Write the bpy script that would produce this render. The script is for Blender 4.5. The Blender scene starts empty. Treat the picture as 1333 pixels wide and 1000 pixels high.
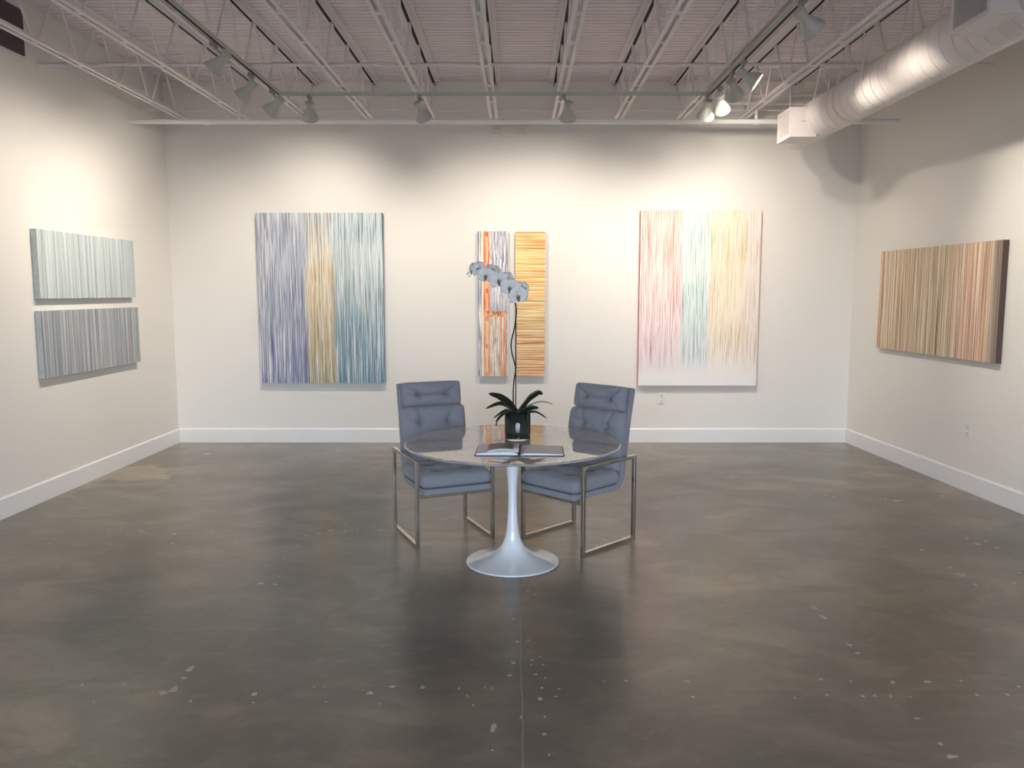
import bpy, math, random
from mathutils import Vector, Matrix
C = bpy.context.scene.collection
PI = math.pi
random.seed(7)
H = 1.62

# ------------------------------------------------------------------ helpers
def lin(c):
    r = []
    for v in c[:3]:
        v = v / 255.0
        r.append(v / 12.92 if v <= .04045 else ((v + .055) / 1.055) ** 2.4)
    return (*r, 1.0)

class MB:
    def __init__(s): s.v = []; s.f = []
    def add(s, vs, fs, mat=None):
        o = len(s.v)
        s.v += [tuple(mat @ Vector(p)) if mat else tuple(p) for p in vs]
        s.f += [tuple(i + o for i in f) for f in fs]
        return s
    def box(s, x0, x1, y0, y1, z0, z1, mat=None):
        return s.add([(x0,y0,z0),(x1,y0,z0),(x1,y1,z0),(x0,y1,z0),(x0,y0,z1),(x1,y0,z1),(x1,y1,z1),(x0,y1,z1)],
              [(0,3,2,1),(4,5,6,7),(0,1,5,4),(1,2,6,5),(2,3,7,6),(3,0,4,7)], mat)
    def poly_prism(s, pts, z0, z1, mat=None):
        n = len(pts)
        return s.add([(x,y,z0) for x,y in pts] + [(x,y,z1) for x,y in pts],
              [tuple(range(n))[::-1], tuple(range(n, 2*n))] + [(i,(i+1)%n,n+(i+1)%n,n+i) for i in range(n)], mat)
    def lathe(s, prof, n=48, mat=None, caps=False):
        vs, fs = [], []
        for r, z in prof:
            for i in range(n):
                a = 2*PI*i/n; vs.append((r*math.cos(a), r*math.sin(a), z))
        for k in range(len(prof)-1):
            for i in range(n):
                fs.append((k*n+i, k*n+(i+1)%n, (k+1)*n+(i+1)%n, (k+1)*n+i))
        if caps:
            fs.append(tuple(range(n))[::-1]); b = (len(prof)-1)*n; fs.append(tuple(range(b, b+n)))
        return s.add(vs, fs, mat)
    def tube(s, path, r, n=8, mat=None, caps=True):
        path = [Vector(p) for p in path]; rs = r if isinstance(r, (list, tuple)) else [r]*len(path)
        vs, fs = [], []; ref = None
        for i, p in enumerate(path):
            t = (path[min(i+1, len(path)-1)] - path[max(i-1, 0)]).normalized()
            if ref is None:
                ref = Vector((0,0,1)) if abs(t.z) < .9 else Vector((1,0,0))
            a = (ref - t*ref.dot(t)).normalized(); b = t.cross(a); ref = a
            for k in range(n):
                th = 2*PI*k/n
                vs.append(p + (a*math.cos(th) + b*math.sin(th))*rs[i])
        m = len(path)
        for i in range(m-1):
            for k in range(n):
                fs.append((i*n+k, i*n+(k+1)%n, (i+1)*n+(k+1)%n, (i+1)*n+k))
        if caps:
            fs.append(tuple(range(n))[::-1]); fs.append(tuple(range((m-1)*n, m*n)))
        return s.add(vs, fs, mat)
    def bar(s, a, b, w, d, up=(0,0,1)):
        a, b = Vector(a), Vector(b); t = (b-a).normalized(); u = Vector(up)
        side = t.cross(u)
        if side.length < 1e-4: side = t.cross(Vector((1,0,0)))
        side.normalize(); u = side.cross(t)
        L = (b-a).length
        M = Matrix((side, t, u)).transposed().to_4x4(); M.translation = a
        return s.box(-w/2, w/2, 0, L, -d/2, d/2, M)
    def build(s, name, mat, parent=None, smooth=False, bevel=0, loc=None, rot=None, angle=35, subsurf=0, kind=None):
        me = bpy.data.meshes.new(name); me.from_pydata(s.v, [], s.f); me.validate(); me.update()
        mats = mat if isinstance(mat, (list, tuple)) else [mat]
        for m in mats: me.materials.append(m)
        import bmesh
        b = bmesh.new(); b.from_mesh(me); bmesh.ops.recalc_face_normals(b, faces=b.faces); b.to_mesh(me); b.free()
        if smooth or bevel:
            for p in me.polygons: p.use_smooth = True
            me.set_sharp_from_angle(angle=math.radians(angle))
        o = bpy.data.objects.new(name, me); C.objects.link(o)
        if parent: o.parent = parent
        if loc: o.location = loc
        if rot: o.rotation_euler = rot
        if bevel:
            md = o.modifiers.new('bevel', 'BEVEL'); md.width = bevel; md.segments = 2; md.limit_method = 'ANGLE'; md.harden_normals = True
        if subsurf:
            md = o.modifiers.new('sub', 'SUBSURF'); md.levels = subsurf; md.render_levels = subsurf
        if kind: o['kind'] = kind
        return o

def empty(name, loc=(0,0,0), rz=0):
    o = bpy.data.objects.new(name, None); C.objects.link(o)
    o.location = loc; o.rotation_euler = (0,0,rz); o.empty_display_size = .1
    return o
def tag(o, label, cat, group=None):
    o['label'] = label; o['category'] = cat
    if group: o['group'] = group
    return o
def copy_tree(o, parent=None):
    c = o.copy(); C.objects.link(c)
    if parent: c.parent = parent
    for ch in list(o.children): copy_tree(ch, c)
    return c
def spline(pts, n=8):
    P = [Vector(p) for p in pts]; P = [P[0]*2-P[1]] + P + [P[-1]*2-P[-2]]; out = []
    for i in range(1, len(P)-2):
        for k in range(n):
            t = k/n; a, b, c, d = P[i-1:i+3]
            out.append(.5*((2*b) + (c-a)*t + (2*a-5*b+4*c-d)*t*t + (3*b-a-3*c+d)*t**3))
    out.append(P[-2]); return out

# ------------------------------------------------------------------ materials
class NT:
    def __init__(s, name, rough=.5, metal=0, spec=.5, color=(200,200,200)):
        s.m = bpy.data.materials.new(name); s.m.use_nodes = True; s.t = s.m.node_tree
        s.b = s.t.nodes['Principled BSDF']
        s.b.inputs['Roughness'].default_value = rough; s.b.inputs['Metallic'].default_value = metal
        s.b.inputs['Specular IOR Level'].default_value = spec; s.b.inputs['Base Color'].default_value = lin(color)
        s._co = None
    def n(s, ty, **kw):
        x = s.t.nodes.new(ty)
        for k, v in kw.items(): setattr(x, k, v)
        return x
    def put(s, sock, v):
        if isinstance(v, bpy.types.NodeSocket): s.t.links.new(v, sock)
        elif v is not None: sock.default_value = v
    def co(s):
        if s._co is None: s._co = s.n('ShaderNodeTexCoord').outputs['Object']
        return s._co
    def xyz(s):
        x = s.n('ShaderNodeSeparateXYZ'); s.put(x.inputs[0], s.co()); return x.outputs
    def math(s, op, a, b=None, c=None, clamp=False):
        x = s.n('ShaderNodeMath', operation=op, use_clamp=clamp)
        s.put(x.inputs[0], a)
        if b is not None: s.put(x.inputs[1], b)
        if c is not None: s.put(x.inputs[2], c)
        return x.outputs[0]
    def noise(s, scale=(1,1,1), detail=2, off=(0,0,0), rough=.5, dist=0):
        mp = s.n('ShaderNodeMapping'); mp.inputs['Scale'].default_value = scale; mp.inputs['Location'].default_value = off
        s.put(mp.inputs[0], s.co())
        x = s.n('ShaderNodeTexNoise'); x.inputs['Scale'].default_value = 1; x.inputs['Detail'].default_value = detail
        x.inputs['Roughness'].default_value = rough; x.inputs['Distortion'].default_value = dist
        s.put(x.inputs['Vector'], mp.outputs[0]); return x.outputs['Fac']
    def ramp(s, fac, stops, interp='LINEAR'):
        x = s.n('ShaderNodeValToRGB'); cr = x.color_ramp; cr.interpolation = interp
        while len(cr.elements) < len(stops): cr.elements.new(.5)
        for e, (p, c) in zip(cr.elements, stops):
            e.position = p; e.color = lin(c) if not isinstance(c, (int, float)) else (c, c, c, 1)
        s.put(x.inputs[0], fac); return x.outputs[0]
    def mix(s, f, a, b, mode='MIX'):
        x = s.n('ShaderNodeMix', data_type='RGBA', blend_type=mode)
        s.put(x.inputs[0], f)
        s.put(x.inputs[6], lin(a) if isinstance(a, tuple) else a); s.put(x.inputs[7], lin(b) if isinstance(b, tuple) else b)
        return x.outputs[2]
    def step(s, v, lo, hi):
        x = s.n('ShaderNodeMapRange', clamp=True, interpolation_type='SMOOTHSTEP'); s.put(x.inputs[0], v)
        x.inputs[1].default_value = lo; x.inputs[2].default_value = hi
        x.inputs[3].default_value = 0; x.inputs[4].default_value = 1
        return x.outputs[0]
    def bump(s, h, strength=.3, dist=.01):
        x = s.n('ShaderNodeBump'); x.inputs['Strength'].default_value = strength; x.inputs['Distance'].default_value = dist
        s.put(x.inputs['Height'], h); s.put(s.b.inputs['Normal'], x.outputs[0])
    def out(s, col): s.put(s.b.inputs['Base Color'], col); return s.m

def plain(name, color, rough=.5, metal=0, spec=.5, var=.06, vscale=6):
    m = NT(name, rough, metal, spec, color)
    f = m.noise((vscale,)*3, 3)
    d = tuple(int(c*(1-var)) for c in color)
    return m.out(m.mix(f, d, color))

def wall_mat():
    m = NT('wall_paint', .75, 0, .25)
    m.bump(m.noise((60,60,60), 3), .05, .002)
    return m.out(m.mix(m.noise((.8,.8,.8), 3), (228,225,219), (233,230,225)))
M_wall = wall_mat()
M_trim = plain('trim_paint', (236,236,236), .35, 0, .5, .02)
M_steel = plain('ceiling_white_paint', (232,226,228), .55, 0, .4, .03, 3)
M_deck = plain('deck_white_paint', (232,222,226), .6, 0, .35, .05, 1.5)
M_dark = plain('dark_gap_fill', (38,32,32), .8)
M_duct = plain('duct_paint', (226,218,216), .45, 0, .5, .06, 3)
M_lamp = plain('lamp_enamel', (186,188,180), .4, 0, .5, .03)
M_lampin = plain('lamp_adapter', (150,146,140), .5)
M_panel = plain('dark_panel_paint', (92,82,86), .7, 0, .3, .08, 4)
M_plastic = plain('white_plastic', (232,230,224), .35)
M_slot = plain('slot_dark', (60,58,56), .6)
def emis(name, col, st):
    m = NT(name); m.b.inputs['Emission Color'].default_value = lin(col); m.b.inputs['Emission Strength'].default_value = st
    return m.out(m.mix(m.noise((9,9,9)), col, col))
M_bulb = emis('lit_bulb', (255,244,225), 12)

def floor_mat():
    m = NT('polished_concrete', .3, 0, .5); m.b.inputs['Coat Weight'].default_value = .35; m.b.inputs['Coat Roughness'].default_value = .2
    big = m.noise((.55,.7,.55), 5, (3,1,0), .55, .6)
    mid = m.noise((1.6,2.6,1), 6, (7,2,0), .6, .8)
    fine = m.noise((9,14,9), 5, (1,5,0), .6)
    speck = m.noise((120,120,60), 2)
    c = m.ramp(big, [(.32, (98,90,82)), (.5, (128,118,103)), (.68, (158,143,121))])
    c = m.mix(m.step(mid, .42, .62), m.mix(.6, c, (92,86,76), 'MIX'), c)
    c = m.mix(m.math('MULTIPLY', m.step(fine, .5, .68), .2), c, (150,137,119))
    c = m.mix(m.math('MULTIPLY', m.step(speck, .45, .7), .12), c, (70,64,58))
    # thin cracks that wander across the slab
    vd = m.n('ShaderNodeVectorMath', operation='DISTANCE'); m.put(vd.inputs[0], m.co()); vd.inputs[1].default_value = (-3.42, 7.1, 0)
    dd = m.math('ADD', vd.outputs['Value'], m.math('MULTIPLY_ADD', m.noise((2.2,1.6,1), 5, (2,2,0), .7), .9, -.45))
    c = m.mix(m.math('MULTIPLY', m.step(dd, .38, .30), .45), c, (180,160,130))
    n2 = m.noise((.55,1.1,.5), 7, (4,9,0), .62, .5)
    crack = m.math('SUBTRACT', 1, m.step(m.math('ABSOLUTE', m.math('SUBTRACT', n2, .5)), .0, .0022))
    crack = m.math('MULTIPLY', crack, m.step(m.noise((.6,.9,.6), 3, (11,3,0)), .54, .62))
    c = m.mix(m.math('MULTIPLY', crack, .4), c, (66,58,50))
    o = m.xyz()
    # saw-cut joints across the slab
    for y0, wd in ((5.36, .012), (3.12, .012)):
        d = m.math('ABSOLUTE', m.math('SUBTRACT', o[1], y0)); c = m.mix(m.math('MULTIPLY', m.math('SUBTRACT', 1, m.step(d, wd*.3, wd)), .12), c, (72,66,60))
    m.put(m.b.inputs['Roughness'], m.math('MULTIPLY_ADD', m.noise((2.5,2.5,2.5), 4), .2, .24))
    m.bump(m.noise((14,14,14), 4), .06, .004)
    return m.out(c)
M_floor = floor_mat()
M_chip = plain('bare_concrete_chip', (190,184,175), .75, 0, .3, .15, 30)

# ------------------------------------------------------------------ room shell
LX = lambda y: -3.606 + .01936*(y-8.607)
RX = lambda y: 3.617 - .04862*(y-8.62)
YB, YF, ZT = 8.62, -3.2, 3.86
def struct(mb, name, mat, **k):
    o = mb.build(name, mat, **k); o['kind'] = 'structure'; return o
struct(MB().poly_prism([(LX(YF)-.2,YF-.2),(RX(YF)+.2,YF-.2),(RX(YB)+.2,YB+.2),(LX(YB)-.2,YB+.2)], -.15, 0), 'floor', M_floor)
struct(MB().poly_prism([(LX(YF),YF),(LX(YB),YB),(LX(YB)-.15,YB),(LX(YF)-.15,YF)], 0, ZT), 'wall_left', M_wall)
struct(MB().poly_prism([(RX(YF),YF),(RX(YB),YB),(RX(YB)+.15,YB),(RX(YF)+.15,YF)], 0, ZT), 'wall_right', M_wall)
struct(MB().box(LX(YB)-.15, RX(YB)+.15, YB, YB+.15, 0, ZT), 'wall_back', M_wall)
# street side of the gallery: a glazed shopfront opening that lets the daylight in
wf = MB(); wf.box(LX(YF)-.15, -2.6, YF-.15, YF, 0, ZT); wf.box(2.6, RX(YF)+.15, YF-.15, YF, 0, ZT)
wf.box(-2.6, 2.6, YF-.15, YF, 0, .25); wf.box(-2.6, 2.6, YF-.15, YF, 2.75, ZT)
struct(wf, 'wall_front', M_wall)
wn = MB()
for x in (-2.6, -.9, .84, 2.54): wn.box(x, x+.06, YF-.1, YF-.04, .25, 2.75)
for z in (.25, 2.69): wn.box(-2.6, 2.6, YF-.099, YF-.041, z, z+.06)
struct(wn, 'window_1', plain('window_frame_metal', (120,122,124), .4, .8))

def bprof(mb, side):
    t = .016; h = .153
    P = [(0,0),(t,0),(t,h-.012),(t-.006,h-.004),(t-.010,h),(0,h)]
    def at(u, z, y):
        if side == 'l': return (LX(y)+u, y, z)
        return (RX(y)-u, y, z)
    vs = [at(u,z,YF) for u,z in P] + [at(u,z,YB-.0) for u,z in P]; n = len(P)
    mb.add(vs, [tuple(range(n))[::-1], tuple(range(n,2*n))] + [(i,(i+1)%n,n+(i+1)%n,n+i) for i in range(n)])
for sd, nm in (('l','baseboard_left'),('r','baseboard_right')):
    mb = MB(); bprof(mb, sd); struct(mb, nm, M_trim)
P = [(0,0),(.016,0),(.016,.141),(.010,.149),(.006,.153),(0,.153)]
mb = MB(); n = len(P)
vs = [(LX(YB)+.014, YB-u, z) for u,z in P] + [(RX(YB)-.014, YB-u, z) for u,z in P]
mb.add(vs, [tuple(range(n))[::-1], tuple(range(n,2*n))] + [(i,(i+1)%n,n+(i+1)%n,n+i) for i in range(n)])
struct(mb, 'baseboard_back', M_trim)

# corrugated roof deck, ribs running from wall to wall
mb = MB(); y = YF-.15; prof = []
while y < YB:
    prof += [(y, 3.775), (y+.056, 3.775), (y+.061, 3.797), (y+.071, 3.797)]; y += .0765
prof.append((y, 3.775))
x0, x1 = LX(YF)-.15, RX(YF)+.15
vs = [(x0,a,b) for a,b in prof] + [(x1,a,b) for a,b in prof]; n = len(prof)
mb.add(vs, [(i,i+1,n+i+1,n+i) for i in range(n-1)])
mb.box(x0, x1, YF-.15, YB+.15, 3.86, 3.96)
struct(mb, 'ceiling', M_deck)

# floor joint line and chipped spots (bare concrete showing through the coating)
joint = MB()
xs = []
yy = YF
while yy < 4.45:
    xs.append((.0385 + .0022*math.sin(yy*9)+.0016*math.sin(yy*31+1) + .0012*(yy-2.6), yy)); yy += .04
pts = [(x-.0022-.0012*random.random(), y) for x, y in xs] + [(x+.0022+.0012*random.random(), y) for x, y in xs][::-1]
nn = len(xs)
vv = [(x,y,.0006) for x,y in pts]
joint.add(vv, [(i, i+1, 2*nn-2-i, 2*nn-1-i) for i in range(nn-1)])
fl = bpy.data.objects['floor']
joint.build('trim_1', plain('pale_joint_filler', (150,143,134), .7), fl)['label'] = 'pale hairline joint in the concrete'
CHIPS = [(-2.528,5.347,0.021,0.022),(-2.584,5.277,0.013,0.017),(-2.711,5.277,0.01,0.013),(-2.274,5.277,0.023,0.022),(-2.197,5.069,0.017,0.016),(-2.03,5.329,0.031,0.026),(-1.922,5.356,0.016,0.013),(-1.78,5.069,0.022,0.012),(-2.593,5.061,0.015,0.016),(-2.99,5.069,0.015,0.012),(-1.235,5.356,0.031,0.036),(-1.17,5.502,0.024,0.019),(-1.143,5.356,0.026,0.018),(-1.056,5.356,0.018,0.018),(-1.376,5.242,0.021,0.021),(-1.306,5.303,0.039,0.017),(-0.904,5.356,0.039,0.022),(-1.374,5.021,0.025,0.024),(-1.391,4.774,0.014,0.014),(-1.464,4.642,0.014,0.014),(-1.333,4.472,0.013,0.013),(-1.405,4.35,0.028,0.027),(-1.32,4.338,0.021,0.015),(-1.476,4.344,0.009,0.012),(-0.616,5.356,0.018,0.013),(-3.064,7.982,0.077,0.048),(-1.418,3.116,0.034,0.025),(-1.388,3.145,0.028,0.045),(-1.391,3.325,0.028,0.039),(-1.386,3.241,0.021,0.014),(-1.28,3.048,0.011,0.012),(-1.613,3.19,0.014,0.012),(-1.782,3.181,0.011,0.012),(-1.044,3.104,0.022,0.025),(-1.026,3.036,0.009,0.009),(-0.577,3.113,0.022,0.021),(-0.493,3.167,0.024,0.016),(-0.369,3.161,0.017,0.019),(-0.524,3.027,0.006,0.009),(-0.218,3.154,0.008,0.013),(-0.181,3.091,0.009,0.011),(-0.153,3.018,0.009,0.01),(-0.084,3.155,0.006,0.019),(-0.111,3.158,0.006,0.008),(-0.07,2.852,0.017,0.054),(-0.07,2.701,0.007,0.01),(-0.74,3.042,0.008,0.006),(-0.774,3.167,0.006,0.007),(-0.818,3.167,0.006,0.007),(-1.664,3.042,0.006,0.006),(1.314,6.257,0.04,0.024),(2.51,6.318,0.034,0.025),(2.553,6.269,0.024,0.024),(3.0,6.151,0.051,0.047),(2.949,6.221,0.018,0.03),(3.436,6.293,0.031,0.037),(3.719,6.318,0.025,0.025),(3.007,5.183,0.018,0.025),(3.005,5.061,0.032,0.032),(3.098,5.117,0.015,0.024),(3.092,4.99,0.02,0.023),(2.591,4.944,0.019,0.031),(2.586,4.492,0.044,0.051),(2.587,4.615,0.018,0.02),(2.581,4.338,0.017,0.024),(2.806,4.356,0.019,0.021),(2.943,4.523,0.02,0.016),(1.559,4.003,0.028,0.031),(1.559,3.88,0.023,0.043),(1.558,3.561,0.019,0.024),(1.558,3.477,0.016,0.019),(1.298,3.231,0.011,0.014),(1.417,3.214,0.01,0.01),(1.737,3.21,0.022,0.02),(1.882,3.217,0.011,0.013),(2.092,3.167,0.011,0.013),(1.59,3.207,0.013,0.023),(1.275,3.097,0.011,0.016),(1.414,3.088,0.015,0.014),(1.463,3.091,0.011,0.012),(1.527,3.088,0.009,0.012),(1.603,3.082,0.008,0.008),(1.881,3.097,0.012,0.019),(2.004,3.1,0.014,0.016),(1.548,2.917,0.019,0.011),(1.545,2.743,0.014,0.017),(1.542,2.663,0.028,0.021),(0.728,3.082,0.014,0.014),(0.733,3.21,0.018,0.012),(0.478,3.217,0.013,0.015),(1.135,3.075,0.006,0.008),(0.384,3.21,0.006,0.01),(0.007,3.857,0.014,0.014),(0.024,3.598,0.017,0.014),(0.076,3.612,0.009,0.008),(0.006,3.382,0.017,0.019),(-0.01,3.265,0.016,0.012),(0.09,3.409,0.008,0.009),(0.127,3.443,0.007,0.007),(0.1,3.275,0.012,0.01),(0.084,3.364,0.007,0.005),(0.137,3.364,0.006,0.007),(0.139,3.242,0.007,0.008),(0.123,3.158,0.009,0.009),(0.113,3.067,0.018,0.019),(0.194,3.147,0.008,0.009),(0.176,3.086,0.009,0.009),(0.126,2.93,0.008,0.009),(0.119,2.806,0.011,0.017),(0.131,2.673,0.006,0.011),(-0.083,3.147,0.006,0.011),(0.085,4.233,0.011,0.016),(0.127,4.19,0.013,0.011),(0.129,4.025,0.007,0.007),(0.034,2.926,0.007,0.02)]
mb = MB(); rc = random.Random(3)
for (x, y, w, d) in CHIPS:
    n = 14; ph = rc.random()*6; a2, a3, a5 = rc.uniform(.05,.25), rc.uniform(.05,.22), rc.uniform(.0,.14)
    pts = []
    for i in range(n):
        a = 2*PI*i/n; r = 1 + a2*math.sin(2*a+ph) + a3*math.sin(3*a+ph*2) + a5*math.sin(5*a+ph*3) + rc.uniform(-.12,.12)
        pts.append((x + .6*w*r*math.cos(a), y + .56*d*r*math.sin(a)))
    mb.poly_prism(pts, .0, .0009)
ch = mb.build('floor_chips', M_chip, fl); ch['kind'] = 'stuff'; ch['label'] = 'pale chipped spots in the concrete coating'

# ------------------------------------------------------------------ steel joists
def ordn(i): return ['first','second','third','fourth','fifth','sixth','seventh','eighth','ninth','tenth','eleventh'][i]
ZB, ZTOP = 3.325, 3.772
def make_joist():
    r = empty('roof_joist', (0,0,0))
    y0, y1 = YF+.02, 8.60
    tc = MB()
    for s in (-1, 1):
        tc.box(s*.016, s*.064, y0, y1, ZTOP-.006, ZTOP) if s > 0 else tc.box(-.064, -.016, y0, y1, ZTOP-.006, ZTOP)
        tc.box(min(s*.015, s*.020), max(s*.015, s*.020), y0, y1, ZTOP-.045, ZTOP)
    tc.build('top_chord', M_steel, r)
    MB().box(-.0148, .0148, y0, y1, ZTOP-.038, ZTOP+.0005).build('chord_gap_shade', M_dark, r)  # solid dark strip standing in for shade in the open chord gap
    bc = MB(); yb = 8.27
    for s in (-1, 1):
        a, b = sorted((s*.012, s*.042)); bc.box(a, b, y0, yb, ZB, ZB+.005)
        a, b = sorted((s*.012, s*.017)); bc.box(a, b, y0, yb, ZB, ZB+.034)
    p = .585; yk = 8.13 - p/2; k = 0
    while yk > y0+.4:
        if k % 2: bc.box(-.013, .013, yk-.03, yk+.03, ZB+.001, ZB+.03)
        yk -= p/2; k += 1
    bc.build('bottom_chord', M_steel, r)
    web = MB(); yk = 8.13; zig = [(0, 8.52, ZTOP-.03)]
    while yk > y0+.4:
        zig += [(0, yk+.03, ZB+.012), (0, yk-.03, ZB+.012), (0, yk-p/2+.01, ZTOP-.02), (0, yk-p/2-.01, ZTOP-.02)]
        yk -= p
    web.tube(zig, .009, 6)
    web.build('web_rod', M_steel, r, smooth=True)
    return r
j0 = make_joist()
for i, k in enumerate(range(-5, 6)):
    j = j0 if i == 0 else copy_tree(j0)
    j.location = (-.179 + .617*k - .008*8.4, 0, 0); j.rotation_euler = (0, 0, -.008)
    pos = {0:'nearest the left wall', 10:'nearest the right wall'}.get(i, ordn(i)+' from the left wall')
    tag(j, 'white open-web steel joist under the metal roof deck, ' + pos, 'joist', 'white steel roof joists')

# bridging rods across the joists, top pipe, conduits
def rod(name, pts, r, label, cat, mat=M_steel, n=10, group=None):
    return tag(MB().tube(pts, r, n).build(name, mat, smooth=True), label, cat, group)
for y, zz, lb in ((6.47, ZB+.045, 'nearer the back wall'), (5.02, ZB+.045, 'nearer the camera')):
    mb = MB(); xa, xb = LX(y), RX(y)
    mb.box(xa, xb, y-.014, y+.014, zz, zz+.004); mb.box(xa, xb, y-.014, y-.010, zz-.02, zz+.004)
    tag(mb.build('bridging_angle', M_steel), 'thin white steel bridging angle across the joist bottoms, ' + lb, 'brace', 'bridging angles between joists')
y = 7.87; z = 3.222
mb = MB().tube([(LX(y), y, z), (RX(y), y, z)], .0235, 20)
pipe = empty('sprinkler_pipe', (LX(y), y, z))
def inv(o, p): o.parent = p; o.matrix_parent_inverse = Matrix.Translation(-Vector(p.location))
o = mb.build('pipe', M_trim, smooth=True); inv(o, pipe)
mb = MB(); mb.tube([(-2.93, y, z), (-2.86, y, z)], .029, 20); o = mb.build('coupling', M_trim, smooth=True); inv(o, pipe)
for hx in (-2.58, 2.31):
    mb = MB(); mb.tube([(hx, y, z+.02), (hx, y, ZB+.02)], .007, 8); mb.tube([(hx, y, z+.018), (hx, y, z+.06)], .016, 12)
    mb.tube([(hx-.016, y, z), (hx+.016, y, z)], .028, 20)
    o = mb.build('hanger', M_trim, smooth=True); inv(o, pipe)
tag(pipe, 'white pipe running wall to wall under the joist ends in front of the back wall', 'pipe')
rod('ceiling_conduit', [(1.98, 8.3, 3.56), (RX(8.3), 8.3, 3.56)], .02, 'upper of two short white conduits behind the right joists and duct', 'conduit', group='white conduits in the back right corner')
rod('ceiling_conduit', [(2.10, 8.3, 3.49), (RX(8.3), 8.3, 3.49)], .022, 'lower of two short white conduits behind the right joists and duct', 'conduit', group='white conduits in the back right corner')
pts = [(LX(8.12)+i*(RX(8.12)-LX(8.12))/24, 8.12, 3.385 - .012*math.sin(i*.8)**2) for i in range(25)]
rod('ceiling_cable', pts, .006, 'thin white cable strung across the joist ends near the back wall', 'cable', n=6)

# small twin fixture on the back wall beneath the pipe
em = empty('wall_bracket', (-.03, YB, 3.285))
MB().box(-.20, .20, -.012, 0, -.06, .05).build('back_plate', M_wall, em, bevel=.002)
for s in (-1, 1):
    mb = MB(); mb.box(s*.13-.047, s*.13+.047, -.055, -.012, -.045, .045)
    for q in range(5): mb.box(s*.13-.042, s*.13+.042, -.062, -.055, -.038+q*.018, -.030+q*.018)
    mb.build('fixture_block', M_plastic, em, bevel=.003)
tag(em, 'small white twin-block fixture on the back wall just under the pipe', 'fixture')

# dark panel high on the left wall
mb = MB(); ya, yb = 3.4, 6.27
mb.add([(LX(a)+u, a, zz) for a in (ya, yb) for u, zz in ((0,3.37),(.012,3.37),(.012,3.70),(0,3.70))],
       [(0,1,2,3),(7,6,5,4),(0,4,5,1),(1,5,6,2),(2,6,7,3),(3,7,4,0)])
tag(mb.build('wall_panel', M_panel), 'dark grey panel high on the left wall under the roof deck', 'panel')

# ------------------------------------------------------------------ round duct with registers
duct = empty('air_duct', (2.64, 0, 3.10))
R = .165
prof = []; yy = 7.66; ya = YF+.1
pts = [(0.02, 7.755), (.10, 7.75), (.15, 7.73), (R-.002, 7.70), (R, 7.66)]
y = 7.66; first = True
while y > ya:
    pts += [(R, y), (R, y-.120), (R-.004, y-.1215), (R-.004, y-.1265), (R, y-.128)]; y -= .13
pts.append((R, y))
# spiral-seamed tube: lathe about the duct axis with each ring leaned to make the seam spiral
vs, fs = [], []; N = 48
for (r, yv) in pts:
    for i in range(N):
        a = 2*PI*i/N; lean = 0 if yv > 7.6 else .13*(a/(2*PI))
        vs.append((r*math.sin(a), yv - lean if yv < 7.6 else yv, -r*math.cos(a)))
for k in range(len(pts)-1):
    for i in range(N):
        fs.append((k*N+i, k*N+(i+1) % N, (k+1)*N+(i+1) % N, (k+1)*N+i))
fs.append(tuple(range(N)))
d_ = MB(); vs2 = []
for (r, yv) in pts:
    for i in range(N):
        a = 2*PI*i/N; lean = 0 if yv > 7.55 else .06*math.sin(a)
        vs2.append((r*math.sin(a), yv + lean, -r*math.cos(a)))
d_.add(vs2, fs); d_.build('duct_tube', M_duct, duct, smooth=True, angle=18)
for yc in (6.98, 6.45):
    MB().lathe([(R+.001, -.015), (R+.006, -.013), (R+.006, .013), (R+.001, .015)], 48, Matrix.Translation((0, yc, 0)) @ Matrix.Rotation(PI/2, 4, 'X')).build('duct_collar', M_duct, duct, smooth=True)
for yc in (7.4, 5.9, 3.9, 1.6):
    for q in (-1, 1):
        MB().bar((q*(R+.004), yc, 0), (q*(R+.004), yc, .62), .003, .02, up=(0,1,0)).build('strap_hanger', M_duct, duct)
def register(y0, y1, zc):
    b = MB(); b.box(-.285, -.07, y0, y1, zc-.122, zc+.122)
    bo = b.build('register_box', M_duct, duct)
    fr = MB(); x = -.287
    for a, c, e, f_ in ((y0-.001, y1+.001, zc+.098, zc+.124), (y0-.001, y1+.001, zc-.124, zc-.098), (y0-.001, y0+.026, zc-.098, zc+.098), (y1-.026, y1+.001, zc-.098, zc+.098)):
        fr.box(x-.006, x+.001, a, c, e, f_)
    fr.build('register_frame', M_duct, bo)
    MB().box(x-.001, x+.0012, y0+.026, y1-.026, zc-.098, zc+.098).build('register_recess', M_slot, bo)
    lv = MB(); yq = y0+.034
    while yq < y1-.03:
        M = Matrix.Translation((x-.002, yq, zc)) @ Matrix.Rotation(.5, 4, 'Z')
        lv.box(-.006, .006, -.0012, .0012, -.098, .098, M); yq += .012
    lv.build('louvre', M_duct, bo)
    sc = MB(); sc.tube([(-.15, y0-.006, zc+.01), (-.15, y0+.001, zc+.01)], .009, 12); sc.bar((-.20, y0-.003, zc+.002), (-.15, y0-.003, zc+.01), .003, .004)
    sc.build('damper_screw', M_lampin, bo)
register(7.01, 7.34, -.055)
register(4.15, 4.51, .005)
tag(duct, 'large round white spiral air duct with side registers hanging at the upper right', 'duct')

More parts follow.
